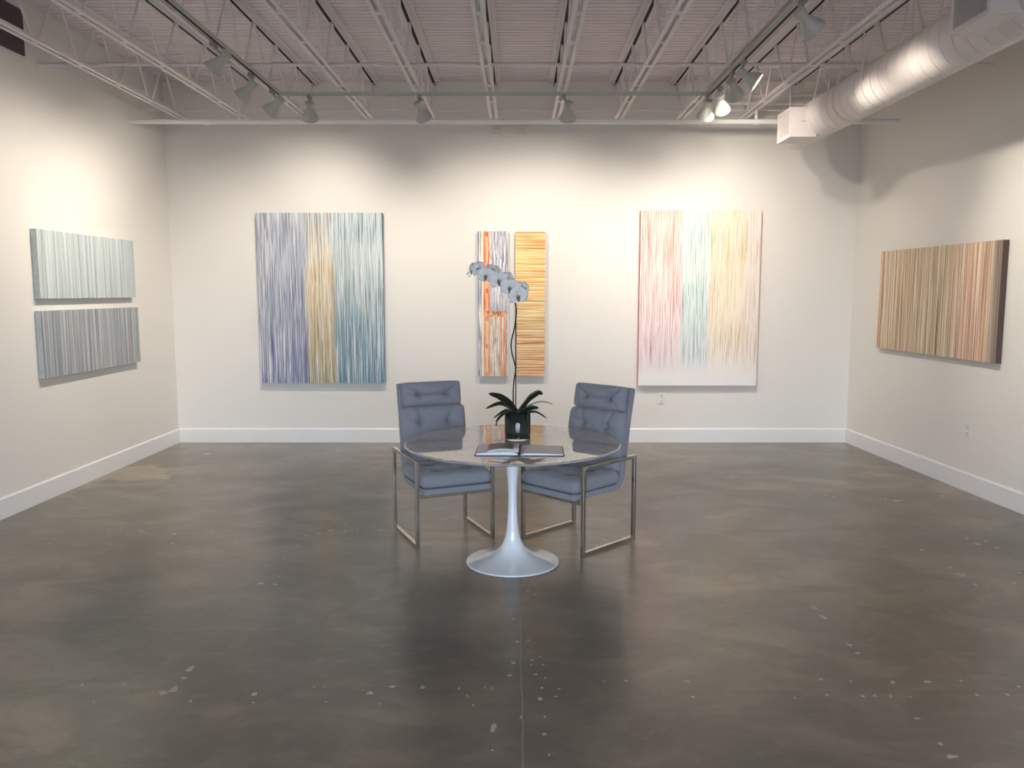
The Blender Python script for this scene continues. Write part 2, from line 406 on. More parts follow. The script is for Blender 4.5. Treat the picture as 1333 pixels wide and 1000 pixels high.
# ------------------------------------------------------------------ lighting tracks
ZK = 3.27
track = empty('lighting_track', (0,0,ZK+.012))
def track_run(a, b, name):
    a, b = Vector((*a, 0)), Vector((*b, 0)); m = MB()
    t = (b-a).normalized(); s = Vector((-t.y, t.x, 0))
    for q in (-1, 1):
        m.bar(a+s*q*.0165+Vector((0,0,.006)), b+s*q*.0165+Vector((0,0,.006)), .003, .022)
        m.bar(a+s*q*.0125+Vector((0,0,-.006)), b+s*q*.0125+Vector((0,0,-.006)), .005, .002)
    m.bar(a+Vector((0,0,.018)), b+Vector((0,0,.018)), .034, .002)
    o = m.build(name, M_lamp, track)
    MB().bar(a+Vector((0,0,.004)), b+Vector((0,0,.004)), .026, .012).build('track_slot', M_dark, o)
track_run((-2.0, YF+.3), (-1.97, 7.08), 'track_rail')
track_run((1.655, YF+.3), (1.67, 7.08), 'track_rail')
track_run((-1.97, 7.075), (1.67, 7.065), 'track_rail')
tag(track, 'white U-shaped lighting track fixed under the joists', 'track')

WARM = (1.0, .90, .77)
def lamp(x, y, target, label, power, drop=.09, off=(0,0), size=105, refl=False):
    r = empty('track_spotlight', (x, y, ZK+.004))
    MB().box(-.014, .014, -.045, .045, -.03, 0).build('adapter', M_lampin, r, bevel=.003)
    piv = Vector((off[0], off[1], -drop))
    MB().tube([(0,0,-.018), piv*.6 + Vector((0,0,-.008)), piv], .007, 8).build('arm', M_lampin, r, smooth=True)
    d = (Vector(target) - (Vector((x, y, ZK+.004)) + piv)).normalized()
    q = (-d).to_track_quat('Z', 'Y')
    hd = MB()
    hd.lathe([(.0, .040), (.031, .040), (.038, .034), (.035, .014), (.028, -.006), (.030, -.026), (.040, -.048), (.053, -.072), (.065, -.096), (.071, -.114),
              (.072, -.120), (.069, -.120), (.068, -.114), (.062, -.096), (.050, -.072), (.037, -.050), (.024, -.036), (0, -.036)], 32)
    s = hd.build('lamp_shade', M_lamp, r, smooth=True, loc=piv); s.rotation_mode = 'QUATERNION'; s.rotation_quaternion = q
    MB().lathe([(0, -.084), (.03, -.086), (.052, -.09), (.046, -.075), (.032, -.052), (0, -.045)], 24).build('bulb', M_bulb, s, smooth=True)
    L = bpy.data.lights.new('spot_beam', 'SPOT'); L.energy = power; L.color = WARM; L.spot_size = math.radians(size); L.spot_blend = 1.0; L.shadow_soft_size = .03
    lo = bpy.data.objects.new('spot_beam', L); C.objects.link(lo); lo.parent = s; lo.location = (0,0,-.122)
    tag(r, label, 'spotlight', 'white track spotlights'); return r
PW = 100
lamp(-1.998, 5.62, (-3.66, 6.0, 1.5), 'white cone spotlight nearest the camera on the left track, aimed at the left wall', PW*.75, off=(.07,.0))
lamp(-1.995, 6.39, (-3.64, 6.7, 1.5), 'white cone spotlight on the left track, middle one of three, behind the nearest one', PW*.75)
lamp(-1.98, 6.89, (-3.63, 7.7, 1.6), 'white cone spotlight at the far left track corner, tilted left', PW*.75, off=(.05,0))
lamp(-1.717, 7.07, (-2.05, 8.6, 1.75), 'white cone spotlight hanging on the back track above the blue painting', PW)
lamp(-.791, 7.07, (-.15, 8.6, 1.6), 'white cone spotlight on the back track tilted right, left of the centre', PW*.75)
lamp(.44, 7.07, (.45, 8.6, 1.7), 'white cone spotlight on the back track above the striped orange painting', PW*.85, off=(.04,0))
lamp(1.640, 6.99, (1.75, 8.6, 1.7), 'white cone spotlight hanging at the far right track corner', PW*.7)
lamp(1.695, 6.787, (2.45, 8.6, 1.7), 'brightly lit white cone spotlight, second from the far end of the right track', PW*.7)
lamp(1.669, 6.347, (2.9, 8.6, 1.9), 'white cone spotlight seen from behind, third from the far end of the right track', PW*.5)
lamp(1.669, 6.039, (3.72, 5.5, 1.75), 'white cone spotlight showing its glowing bulb on the right track', PW*.95, size=72)
lamp(1.654, 4.807, (3.74, 6.0, 1.7), 'white cone spotlight on the right track nearest the camera, cut by the top edge', PW*.95, size=72)

# ------------------------------------------------------------------ paintings
def streaks(m, f1, f2=1.0, seed=0, horiz=False, detail=3):
    sc = (f2, 1, f1) if horiz else (f1, 1, f2)
    return m.noise(sc, detail, (seed*3.1, 0, seed*1.7), .55)
def paint_blue(w, h):
    m = NT('painting_blue_yellow', .6); o = m.xyz(); x = m.math('DIVIDE', o[0], w); z = m.math('DIVIDE', o[2], h)
    wob = m.math('MULTIPLY_ADD', streaks(m, 30, 1.5, 1), .09, -.045); xx = m.math('ADD', x, wob)
    zs = m.math('ADD', z, m.math('MULTIPLY_ADD', streaks(m, 25, .6, 2), .3, -.15))
    left = m.ramp(zs, [(0, (122,130,166)), (.35, (160,166,188)), (1, (196,204,214))])
    mid = m.ramp(zs, [(0, (176,168,128)), (.3, (206,188,148)), (.62, (236,212,164)), (.85, (222,220,202)), (1, (200,210,214))])
    right = m.ramp(zs, [(0, (100,142,164)), (.35, (150,176,186)), (.7, (198,214,214)), (1, (196,212,218))])
    nar = m.math('MULTIPLY', m.step(z, .6, 1.0), .05)
    c = m.mix(m.step(m.math('SUBTRACT', xx, nar), .36, .40), left, mid); c = m.mix(m.step(m.math('ADD', xx, nar), .585, .63), c, right)
    s1 = streaks(m, 80, 1.2, 3, detail=4); s2 = streaks(m, 110, 1.6, 4, detail=4); s3 = streaks(m, 70, 1.2, 5, detail=3)
    c = m.mix(m.math('MULTIPLY', m.step(s1, .52, .60), .85), c, (236,238,238))
    dk = m.mix(m.step(xx, .38, .40), (82,84,124), m.mix(m.step(xx, .6, .62), (150,118,78), (72,108,122)))
    c = m.mix(m.math('MULTIPLY', m.step(s2, .52, .60), .8), c, dk)
    c = m.mix(m.math('MULTIPLY', m.step(s3, .56, .61), .7), c, (112,110,114))
    c = m.mix(m.math('MULTIPLY', m.step(streaks(m, 95, .9, 8), .57, .62), .8), c, (226,228,226))
    m.bump(s1, .5, .004); return m.out(c)
def paint_pastel(w, h):
    m = NT('painting_pastel_drips', .6); o = m.xyz(); x = m.math('DIVIDE', o[0], w); z = m.math('DIVIDE', o[2], h)
    xx = m.math('ADD', x, m.math('MULTIPLY_ADD', streaks(m, 30, 1.2, 1), .06, -.03))
    zs = m.math('ADD', z, m.math('MULTIPLY_ADD', streaks(m, 45, .5, 2), .2, -.10))
    red = m.ramp(zs, [(.1, (220,190,206)), (.5, (238,198,196)), (1, (240,140,118))])
    grn = m.ramp(zs, [(.1, (206,214,224)), (.3, (176,206,214)), (.65, (210,236,230)), (1, (196,232,206))])
    yel = m.ramp(zs, [(.1, (240,226,216)), (.4, (246,222,176)), (1, (240,214,166))])
    ind = m.mix(m.step(xx, .345, .36), red, grn); ind = m.mix(m.step(xx, .57, .59), ind, yel); ind = m.mix(m.step(xx, .84, .9), ind, (238,216,206))
    s1 = streaks(m, 90, 1.1, 3, detail=4); s2 = streaks(m, 110, 1.8, 4, detail=4)
    base = m.mix(.3, (242,238,232), ind); ind = m.mix(.25, ind, (238,234,228))
    c = m.mix(m.math('MULTIPLY', m.step(s1, .48, .58), m.step(zs, .05, .2)), base, ind)
    dk = m.mix(m.step(xx, .35, .36), m.ramp(zs, [(0, (176,140,160)), (1, (206,100,82))]), m.mix(m.step(xx, .58, .6), (96,150,150), (200,166,122)))
    k = m.math('MULTIPLY', m.step(s2, .52, .60), m.step(zs, .06, .24))
    c = m.mix(m.math('MULTIPLY', k, .75), c, dk)
    c = m.mix(m.step(z, .12, .03), c, (240,236,234))
    m.bump(s1, .5, .004); return m.out(c)
def paint_gate(w, h):
    m = NT('painting_orange_beams', .6); o = m.xyz(); x = m.math('DIVIDE', o[0], w); z = m.math('DIVIDE', o[2], h)
    s1 = streaks(m, 110, 3, 1, detail=4); s2 = streaks(m, 60, 5, 2, detail=4); s3 = streaks(m, 160, 2.5, 7)
    c = m.mix(m.step(s1, .42, .6), (150,150,172), (246,244,240))
    c = m.mix(m.math('MULTIPLY', m.step(s2, .56, .62), .8), c, (112,116,142))
    c = m.mix(m.math('MULTIPLY', m.step(x, .06, .0), .8), c, (120,122,150))
    def band(v, a, b, e=.012): return m.math('MULTIPLY', m.step(v, a-e, a+e), m.step(v, b+e, b-e))
    low = m.step(z, .44, .43)
    inner = m.mix(m.step(s3, .45, .56), (206,196,180), m.mix(m.step(s2, .5, .6), (240,238,228), (150,104,84)))
    c = m.mix(m.math('MULTIPLY', low, band(x, .36, .95)), c, inner)
    orange = m.ramp(streaks(m, 90, 4, 5), [(.35, (226,84,38)), (.5, (236,124,74)), (.62, (250,210,170))])
    lowor = m.ramp(streaks(m, 110, 4, 6), [(.35, (196,100,58)), (.5, (226,150,104)), (.62, (240,206,174))])
    tow = m.mix(m.step(z, .5, .3), orange, lowor)
    c = m.mix(band(x, .13, .20), c, (244,232,196))
    c = m.mix(band(x, .19, .40), c, tow)
    # pale core of the tower between red cross bars
    core = m.math('MULTIPLY', band(x, .26, .34), m.step(m.math('FRACT', m.math('MULTIPLY', z, 5.2)), .14, .2))
    c = m.mix(m.math('MULTIPLY', core, .7), c, (250,214,176))
    c = m.mix(m.math('MULTIPLY', low, band(x, .72, .80)), c, lowor); c = m.mix(m.math('MULTIPLY', low, band(x, .86, .96)), c, lowor)
    beam = m.ramp(m.noise((30,1,14), 3), [(.4, (178,102,62)), (.55, (236,186,140))])
    c = m.mix(m.math('MULTIPLY', band(z, .415, .455, .006), band(x, .26, .96)), c, beam)
    m.bump(s1, .5, .004); return m.out(c)
def paint_stripes(w, h):
    m = NT('painting_orange_stripes', .6); o = m.xyz(); z = m.math('DIVIDE', o[2], h)
    s = streaks(m, 46, .9, 1, True, 3); s2 = streaks(m, 90, 1.4, 2, True, 3); s3 = streaks(m, 70, 1.0, 3, True, 4)
    top = m.ramp(s, [(.34, (228,118,60)), (.44, (236,172,100)), (.52, (240,218,152)), (.60, (232,204,136)), (.7, (228,144,86))])
    bot = m.ramp(s, [(.34, (214,92,56)), (.44, (222,160,104)), (.52, (226,206,164)), (.60, (206,180,130)), (.7, (226,126,84))])
    c = m.mix(m.step(z, .25, .65), bot, top)
    c = m.mix(m.math('MULTIPLY', m.step(s2, .55, .62), .8), c, (250,236,190))
    c = m.mix(m.math('MULTIPLY', m.step(s3, .60, .66), .65), c, (206,110,62))
    c = m.mix(m.math('MULTIPLY', m.step(s3, .40, .35), .75), c, (92,84,60))
    m.bump(s, .5, .004); return m.out(c)
def paint_grey(w, h, dark, seed):
    m = NT('painting_grey_lines', .6)
    s1 = streaks(m, 48, .35, seed, detail=5); s2 = streaks(m, 120, .6, seed+1, detail=4); s3 = streaks(m, 55, .5, seed+2, detail=3)
    if dark: st = [(.34, (128,134,140)), (.5, (160,167,172)), (.64, (192,196,200))]
    else: st = [(.34, (168,182,184)), (.5, (194,206,208)), (.64, (214,222,222))]
    c = m.ramp(s1, st)
    c = m.mix(m.math('MULTIPLY', m.step(s2, .54, .62), .8), c, (96,102,110) if dark else (134,146,150))
    c = m.mix(m.math('MULTIPLY', m.step(s3, .56, .64), .8), c, (212,214,214) if dark else (228,232,232))
    if dark: c = m.mix(m.math('MULTIPLY', m.step(streaks(m, 12, 1.5, 9), .58, .68), .35), c, (196,180,168))
    m.bump(s2, .5, .004); return m.out(c)
def paint_beige(w, h):
    m = NT('painting_beige_lines', .6); o = m.xyz(); x = m.math('DIVIDE', o[0], w)
    s1 = streaks(m, 50, .35, 1, detail=5); s2 = streaks(m, 95, .6, 2, detail=4); s3 = streaks(m, 75, .5, 3, detail=3)
    c = m.ramp(s1, [(.36, (176,146,112)), (.5, (210,186,154)), (.62, (226,210,184))])
    c = m.mix(m.math('MULTIPLY', m.step(x, .06, .0), .6), c, (226,160,110))
    pk = m.ramp(s1, [(.36, (206,132,112)), (.5, (226,184,160)), (.62, (232,212,176))])
    c = m.mix(m.math('MULTIPLY', m.math('MULTIPLY', m.step(m.math('ADD', x, m.math('MULTIPLY_ADD', s3, .2, -.1)), .64, .72), .75), m.step(x, .97, .88)), c, pk)
    c = m.mix(m.math('MULTIPLY', m.step(s2, .53, .59), .85), c, (104,84,68))
    c = m.mix(m.math('MULTIPLY', m.step(s3, .55, .60), .85), c, (238,228,210))
    c = m.mix(m.math('MULTIPLY', m.step(x, .92, .98), .7), c, (92,74,80))
    m.bump(s2, .5, .004); return m.out(c)
def canvas(label, w, h, mat, side, loc, rz, th=.05):
    """face toward local -y, origin at the lower left corner on the wall surface"""
    loc = Vector(loc) + Matrix.Rotation(rz, 3, 'Z') @ Vector((0, -.004, 0)); r = empty('painting', loc, rz)
    mb = MB(); n = 1
    mb.box(0, w, -th, -th+.004, 0, h); o = mb.build('painted_face', mat, r)
    MB().box(.0005, w-.0005, -th+.0035, 0, .0005, h-.0005).build('canvas_edge', side, r)
    tag(r, label, 'painting'); return r
sd_blue = plain('edge_blue', (96,112,158), .7, var=.2, vscale=20); sd_red = plain('edge_red', (206,74,66), .7, var=.15, vscale=20)
sd_white = plain('edge_white', (214,210,204), .7, var=.1, vscale=20); sd_grey = plain('edge_grey', (196,203,206), .7, var=.2, vscale=25)
sd_or = plain('edge_orange', (176,150,124), .7, var=.3, vscale=30); sd_dark = plain('edge_dark', (112,92,84), .7, var=.4, vscale=60)
canvas('large blue, lavender and yellow streaked canvas on the left of the back wall', 1.317, 1.79, paint_blue(1.317, 1.79), sd_blue, (-2.675, YB, .65), 0)
canvas('narrow white and grey canvas with orange beams behind the orchid', .315, 1.527, paint_gate(.315, 1.527), sd_white, (-.36, YB, .724), 0)
canvas('narrow canvas of yellow and orange horizontal stripes right of the orchid', .312, 1.52, paint_stripes(.312, 1.52), sd_or, (.036, YB, .724), 0)
canvas('large pastel red, green and yellow drip canvas on the right of the back wall', 1.262, 1.84, paint_pastel(1.262, 1.84), sd_red, (1.346, YB, .624), 0)
aL = math.atan(.01936); aR = math.atan(.04862)
canvas('upper of two wide pale grey-blue lined canvases on the left wall', 1.50, .528, paint_grey(1.5, .528, False, 1), sd_grey, (LX(6.20), 6.20, 1.568), PI/2 - aL)
canvas('lower, darker of two wide grey lined canvases on the left wall', 1.54, .52, paint_grey(1.54, .52, True, 5), sd_grey, (LX(6.19), 6.19, .954), PI/2 - aL)
canvas('wide beige and pink lined canvas on the right wall', 1.82, .934, paint_beige(1.82, .934), sd_dark, (RX(7.955), 7.955, 1.075), -PI/2 + aR)

# ------------------------------------------------------------------ outlets
def outlet(loc, rz, label, w=.075, h=.122):
    r = empty('wall_outlet', loc, rz)
    MB().box(-w/2, w/2, -.007, 0, -h/2, h/2).build('cover_plate', M_plastic, r, bevel=.003)
    for s in (-1, 1):
        mb = MB(); mb.box(-.018, .018, -.010, -.006, s*.028-.015, s*.028+.015); q = mb.build('socket', M_plastic, r, bevel=.002)
        k = MB(); k.box(-.009, -.0055, -.0105, -.0095, s*.028-.004, s*.028+.008); k.box(.0055, .009, -.0105, -.0095, s*.028-.004, s*.028+.008)
        k.tube([(0, -.0105, s*.028-.009), (0, -.0095, s*.028-.009)], .003, 8); k.build('socket_hole', M_slot, q)
    tag(r, label, 'outlet', 'white wall outlets'); return r
outlet((-1.225, YB, .49), 0, 'white wall outlet on the back wall beside the left chair back')
outlet((1.61, YB, .48), 0, 'white wall outlet on the back wall under the pastel painting')
outlet((RX(6.49), 6.49, .50), -PI/2+aR, 'white wall outlet low on the right wall under the beige painting')

# ------------------------------------------------------------------ chairs
def fabric_mat():
    m = NT('grey_upholstery', .9, 0, .25)
    w1 = m.noise((420,420,420), 2); c = m.mix(w1, (128,130,138), (152,154,162))
    c = m.mix(m.math('MULTIPLY', m.step(m.noise((5,5,5), 4), .5, .72), .3), c, (118,120,130))
    m.b.inputs['Sheen Weight'].default_value = .25; m.bump(w1, .25, .0015); return m.out(c)
M_fab = fabric_mat()
M_pipe = plain('upholstery_piping', (96,99,118), .9)
def chrome_mat():
    m = NT('brushed_chrome', .22, 1, .5)
    m.put(m.b.inputs['Roughness'], m.math('MULTIPLY_ADD', m.noise((30,30,30), 3), .2, .12))
    return m.out(m.mix(m.noise((8,8,8), 3), (178,172,162), (208,204,196)))
M_chrome = chrome_mat()

def cushion(mb, w, h, t, M, tufts, creases, nu=88, nv=60, pu=9, back=.35):
    """pillow-like pad; local x width, y height, z thickness toward the sitter"""
    def uv(i, n): return math.sin((i/n-.5)*PI) if True else 0
    def seg(px, py, a, b):
        ax, ay, bx, by = *a, *b; dx, dy = bx-ax, by-ay; L2 = dx*dx+dy*dy
        k = max(0, min(1, ((px-ax)*dx+(py-ay)*dy)/L2)); return math.hypot(px-ax-k*dx, py-ay-k*dy)
    vs, fs = [], []
    for side in (1, -1):
        for j in range(nv+1):
            v = uv(j, nv)
            for i in range(nu+1):
                u = uv(i, nu)
                x = u*w/2*(1-.035*abs(v)**12); y = v*h/2*(1-.05*abs(u)**12)
                e = (max(0, 1-abs(u)**pu)**.42) * (max(0, 1-abs(v)**pu)**.42)
                z = e*t*.5*(1 + .18*(1-u*u)*(1-v*v)) if side > 0 else -e*t*.5*back*2
                if side > 0:
                    for tx, ty in tufts:
                        dd = math.hypot(x-tx, y-ty); z -= .020*math.exp(-(dd/.010)**2) + .022*math.exp(-(dd/.036)**2)
                    for a, b, s in creases:
                        dd = seg(x, y, a, b); z -= s*(1.0*math.exp(-(dd/.0045)**2) + 1.1*math.exp(-(dd/.014)**2))
                    z += .0022*math.sin(x*31+y*9)*math.sin(y*37+x*5)*e
                vs.append((x, y, z))
    n1 = (nu+1)*(nv+1)
    for s in (0, 1):
        for j in range(nv):
            for i in range(nu):
                a = s*n1 + j*(nu+1)+i; q = (a, a+1, a+nu+2, a+nu+1); fs.append(q if s == 0 else q[::-1])
    # stitch rim
    rim = [i for i in range(nu+1)] + [j*(nu+1)+nu for j in range(1, nv+1)] + [nv*(nu+1)+i for i in range(nu-1, -1, -1)] + [j*(nu+1) for j in range(nv-1, 0, -1)]
    for k in range(len(rim)):
        a, b = rim[k], rim[(k+1) % len(rim)]; fs.append((a, b, n1+b, n1+a))
    mb.add(vs, fs, M)

def make_chair():
    r = empty('lounge_chair')
    HW, B, AH, D = .258, .023, .565, .265
    for s in (-1, 1):
        x = s*HW
        mb = MB(); b = B/2
        # closed rectangular loop of square bar with mitred look
        mb.box(x-b, x+b, -D, -D+B, 0, AH); mb.box(x-b, x+b, D-B, D, 0, AH)
        mb.box(x-b, x+b, -D+B, D-B, 0, B); mb.box(x-b, x+b, -D+B, D-B, AH-B, AH)
        mb.build('arm_frame', M_chrome, r, bevel=.002)
    mb = MB(); mb.box(-HW+.013, HW-.013, -D+.001, -D+.021, .318, .346); mb.build('front_rail', M_chrome, r, bevel=.002)
    # L-shaped upholstered shell: side profile extruded across the seat
    path = [(-.305, .367)] + [(-.295, .368), (-.1, .366), (.07, .363)]
    for k in range(7):
        a = -PI/2 + k*(PI/2-.13)/6; path.append((.10+.085*math.cos(a), .448+.085*math.sin(a)))
    path += [(.243, .80), (.278, .965), (.284, .995)]
    def off(P, d):
        out = []
        for i, p in enumerate(P):
            a = P[max(i-1,0)]; b_ = P[min(i+1,len(P)-1)]; tx, ty = b_[0]-a[0], b_[1]-a[1]; L = math.hypot(tx, ty)
            out.append((p[0]+ty/L*d, p[1]-tx/L*d))
        return out
    o1, o2 = off(path, .021), off(path, -.021)
    ring = o1 + o2[::-1]; W = .224; n = len(ring); mb = MB()
    vs = [(x, y, z) for x in (-W, W) for y, z in ring]
    fs = [(i,(i+1)%n,n+(i+1)%n,n+i) for i in range(n)]
    m_ = len(o1)
    for s in (0, 1):
        for i in range(m_-1): fs.append((s*n+i, s*n+i+1, s*n+n-2-i, s*n+n-1-i))
    mb.add(vs, fs); sh = mb.build('upholstered_shell', M_fab, r, bevel=.012, angle=40)
    for md in sh.modifiers: md.segments = 3
    # seat cushion
    mb = MB(); tf = [(-.105, .05), (.105, .05), (-.105, -.12), (.105, -.12)]
    cr = [((-.105,.05),(.105,.05),.006), ((-.105,-.12),(.105,-.12),.004), ((-.105,.05),(-.19,.17),.006), ((.105,.05),(.19,.17),.006)]
    M = Matrix.Translation((0, -.085, .430))
    cushion(mb, .476, .455, .106, M, tf, cr, pu=12, back=.45)
    sc = mb.build('seat_cushion', M_fab, r, smooth=True, angle=80)
    pp = MB(); zz = .389
    pts = [(-.226, .10, zz), (-.228, -.27, zz), (-.215, -.307, zz), (.215, -.307, zz), (.228, -.27, zz), (.226, .10, zz)]
    pp.tube(pts, .0045, 8).build('piping', M_pipe, sc, smooth=True)
    # back cushions
    lean = .17
    def bm(yb, zb): # local x->x, y->up along back, z-> toward the sitter (-y)
        return Matrix.Translation((0, yb, zb)) @ Matrix.Rotation(-lean, 4, 'X') @ Matrix.Rotation(PI/2, 4, 'X')
    mb = MB()
    cushion(mb, .424, .165, .105, bm(.218, .925), [(-.10, -.005), (.10, -.005)],
        [((-.10,-.005),(.10,-.005),.010), ((-.10,-.005),(-.17,.06),.007), ((.10,-.005),(.17,.06),.009), ((-.10,-.005),(-.18,.0),.006), ((.10,-.005),(.165,-.055),.007)], nv=46, pu=7, back=.3)
    mb.build('headrest_cushion', M_fab, r, smooth=True, angle=80)
    mb = MB()
    cushion(mb, .466, .385, .105, bm(.172, .655), [(-.10, .085), (.10, .085), (-.10, -.09), (.10, -.09)],
        [((-.10,.085),(-.115,.185),.009), ((.10,.085),(.135,.185),.010), ((-.10,.085),(.10,.085),.006), ((-.10,.085),(-.19,.12),.006), ((.10,.085),(.19,.06),.007), ((-.10,-.09),(.10,-.09),.008), ((-.10,.085),(-.10,-.09),.004), ((.10,.085),(.10,-.09),.004)], pu=10, back=.3)
    mb.build('back_cushion', M_fab, r, smooth=True, angle=80)
    return r
c1 = make_chair(); c1.location = (-.468, 5.313, 0); c1.rotation_euler.z = math.radians(24.2)
tag(c1, 'grey tufted high-back armchair with chrome frame on the left of the round table', 'chair', 'grey armchairs at the round table')
c2 = copy_tree(c1); c2.location = (.436, 5.179, 0); c2.rotation_euler.z = math.radians(-45.5)
tag(c2, 'grey tufted high-back armchair with chrome frame on the right of the round table', 'chair', 'grey armchairs at the round table')

# ------------------------------------------------------------------ tulip table
TX, TY, TZ = .003, 4.72, .735
tb = empty('round_table', (TX, TY, 0))
def marble_mat():
    m = NT('polished_marble', .035, 0, .5)
    m.b.inputs['IOR'].default_value = 2.2
    a = m.noise((2.2,3.5,2), 8, (1,2,0), .62, 1.6); b = m.noise((1.1,1.5,1), 4)
    v = m.math('ABSOLUTE', m.math('SUBTRACT', a, .5))
    c = m.mix(b, (172,170,168), (190,188,185))
    c = m.mix(m.math('MULTIPLY', m.step(v, .03, .0), .3), c, (110,108,108))
    return m.out(c)
M_marble = marble_mat()
M_table = NT('white_lacquer', .12, 0, .5); M_table.b.inputs['Coat Weight'].default_value = .5; M_table.b.inputs['Coat Roughness'].default_value = .05
M_table = M_table.out(M_table.mix(M_table.noise((3,3,3)), (226,230,236), (232,235,240)))
Rt = .638
MB().lathe([(0, TZ), (Rt-.012, TZ), (Rt-.004, TZ-.001), (Rt, TZ-.005), (Rt-.001, TZ-.009), (Rt-.012, TZ-.014), (Rt-.05, TZ-.021), (.10, TZ-.021), (0, TZ-.021)], 128).build('tabletop', M_marble, tb, smooth=True, angle=50)
prof = [(0, .0), (.272, .0), (.279, .003), (.280, .007), (.276, .011), (.262, .0145), (.23, .021), (.19, .031), (.15, .044), (.115, .060), (.088, .080), (.067, .105),
        (.052, .14), (.041, .18), (.034, .23), (.0295, .29), (.027, .35), (.0265, .40), (.028, .46), (.032, .52), (.039, .58), (.050, .64), (.064, .685), (.076, .706), (.076, .7135), (0, .7135)]
pf = [(prof[0])] + [tuple(v[:2]) for v in spline([(a, b, 0) for a, b in prof[1:-2]], 3)] + prof[-2:]
MB().lathe(pf, 96).build('pedestal', M_table, tb, smooth=True, angle=50)
tag(tb, 'round marble-topped table on a white trumpet-shaped pedestal base', 'table')

# ------------------------------------------------------------------ open book
bk = empty('open_book', (.043, 4.425, TZ), math.radians(-1))
M_cov = plain('book_cover', (34,34,44), .5); M_page = plain('book_paper', (232,232,236), .6, var=.03)
BW, BD = .245, .13
MB().box(-BW, BW, -BD, BD, .0005, .004).build('cover', M_cov, bk, bevel=.001)
def pages(sx, hmax, name, curl):
    mb = MB(); n = 24; top = []
    for i in range(n+1):
        t = i/n; x = sx*(.004 + t*(BW-.012))
        z = .004 + hmax*(1-math.exp(-t*14))*(1-.55*t**1.6)
        if curl: z += .011*math.exp(-((t-.33)/.2)**2)
        top.append((x, z))
    vs = []
    for y in (-BD+.006, BD-.006):
        vs += [(x, y, .004) for x, z in top] + [(x, y, z) for x, z in top]
    N = n+1; fs = []
    for i in range(n):
        fs += [(i, i+1, N+i+1, N+i), (2*N+i, 2*N+i+1, 3*N+i+1, 3*N+i), (N+i, N+i+1, 3*N+i+1, 3*N+i), (i, i+1, 2*N+i+1, 2*N+i)]
    fs += [(n, N+n, 3*N+n, 2*N+n), (0, N, 3*N, 2*N)]
    mb.add(vs, fs); return mb.build(name, M_page, bk, smooth=True, angle=40), top
o, topL = pages(-1, .020, 'page_block', False); pages(1, .012, 'page_block', False)
# lifted upper page and the printed picture on it
def zp(t): return .0215 + .012*math.sin(PI*min(1, t*1.1))**1.3 - .0125*t
mb = MB(); n = 22; vs = []
for i in range(n+1):
    t = i/n; x = -.004 - t*.226
    vs += [(x, -BD+.008, zp(t)), (x, BD-.008, zp(t)*.97+.0004)]
mb.add(vs, [(2*i, 2*i+2, 2*i+3, 2*i+1) for i in range(n)]); lp = mb.build('lifted_page', M_page, bk, smooth=True)
md = lp.modifiers.new('th', 'SOLIDIFY'); md.thickness = .0006
mb = MB(); vs = []
for i in range(3, 18):
    t = i/n; x = -.004 - t*.226; vs += [(x, -BD+.07, zp(t)+.0012), (x, BD-.02, zp(t)+.0012)]
mb.add(vs, [(2*i, 2*i+2, 2*i+3, 2*i+1) for i in range(14)]); mb.build('printed_picture', plain('grey_print', (108,104,112), .5), bk)['label'] = 'grey printed picture on the left page'
mb = MB(); pts = spline([(.0, BD-.02, .017), (0, .03, .021), (.0, -.07, .021), (-.004, -BD+.0, .018), (-.012, -BD-.006, .003), (-.03, -BD-.03, .0015), (-.055, -BD-.04, .0012)], 6)
vs = []
for i, p in enumerate(pts):
    t = (pts[min(i+1, len(pts)-1)] - pts[max(i-1, 0)]); t.z = 0; s = Vector((-t.y, t.x, 0)).normalized()*.005
    vs += [tuple(p-s), tuple(p+s)]
mb.add(vs, [(2*i, 2*i+2, 2*i+3, 2*i+1) for i in range(len(pts)-1)]); rb = mb.build('ribbon_marker', M_cov, bk)
md = rb.modifiers.new('th', 'SOLIDIFY'); md.thickness = .0008
tag(bk, 'open book with black cover lying on the round table in front of the orchid', 'book')

# ------------------------------------------------------------------ orchid in glass vase
oc = empty('potted_orchid', (.034, 4.80, TZ))
def glass_mat():
    m = NT('clear_glass', .02, 0, .5, (235,242,240)); m.b.inputs['Transmission Weight'].default_value = 1; m.b.inputs['IOR'].default_value = 1.45
    return m.m
M_glass = glass_mat()
MB().lathe([(0,.001), (.074,.001), (.0775,.004), (.078,.010), (.078,.168), (.0765,.170), (.075,.168), (.075,.016), (0,.014)], 64).build('glass_vase', M_glass, oc, smooth=True, angle=50)
def moss_mat():
    m = NT('dark_moss', .8); f = m.noise((40,40,12), 5); m.bump(f, .8, .01)
    return m.out(m.ramp(f, [(.35, (14,18,17)), (.55, (30,38,34)), (.7, (52,60,50))]))
M_moss = moss_mat()
MB().lathe([(0,.0165), (.072,.0165), (.0738,.02), (.0738,.150), (.066,.157), (.03,.163), (0,.165)], 48).build('moss_filling', M_moss, oc, smooth=True, angle=60)
M_leaf = plain('orchid_leaf', (34,50,36), .35, 0, .5, .35, 12)
M_stem = plain('orchid_stem', (36,40,28), .5, 0, .5, .3, 20)
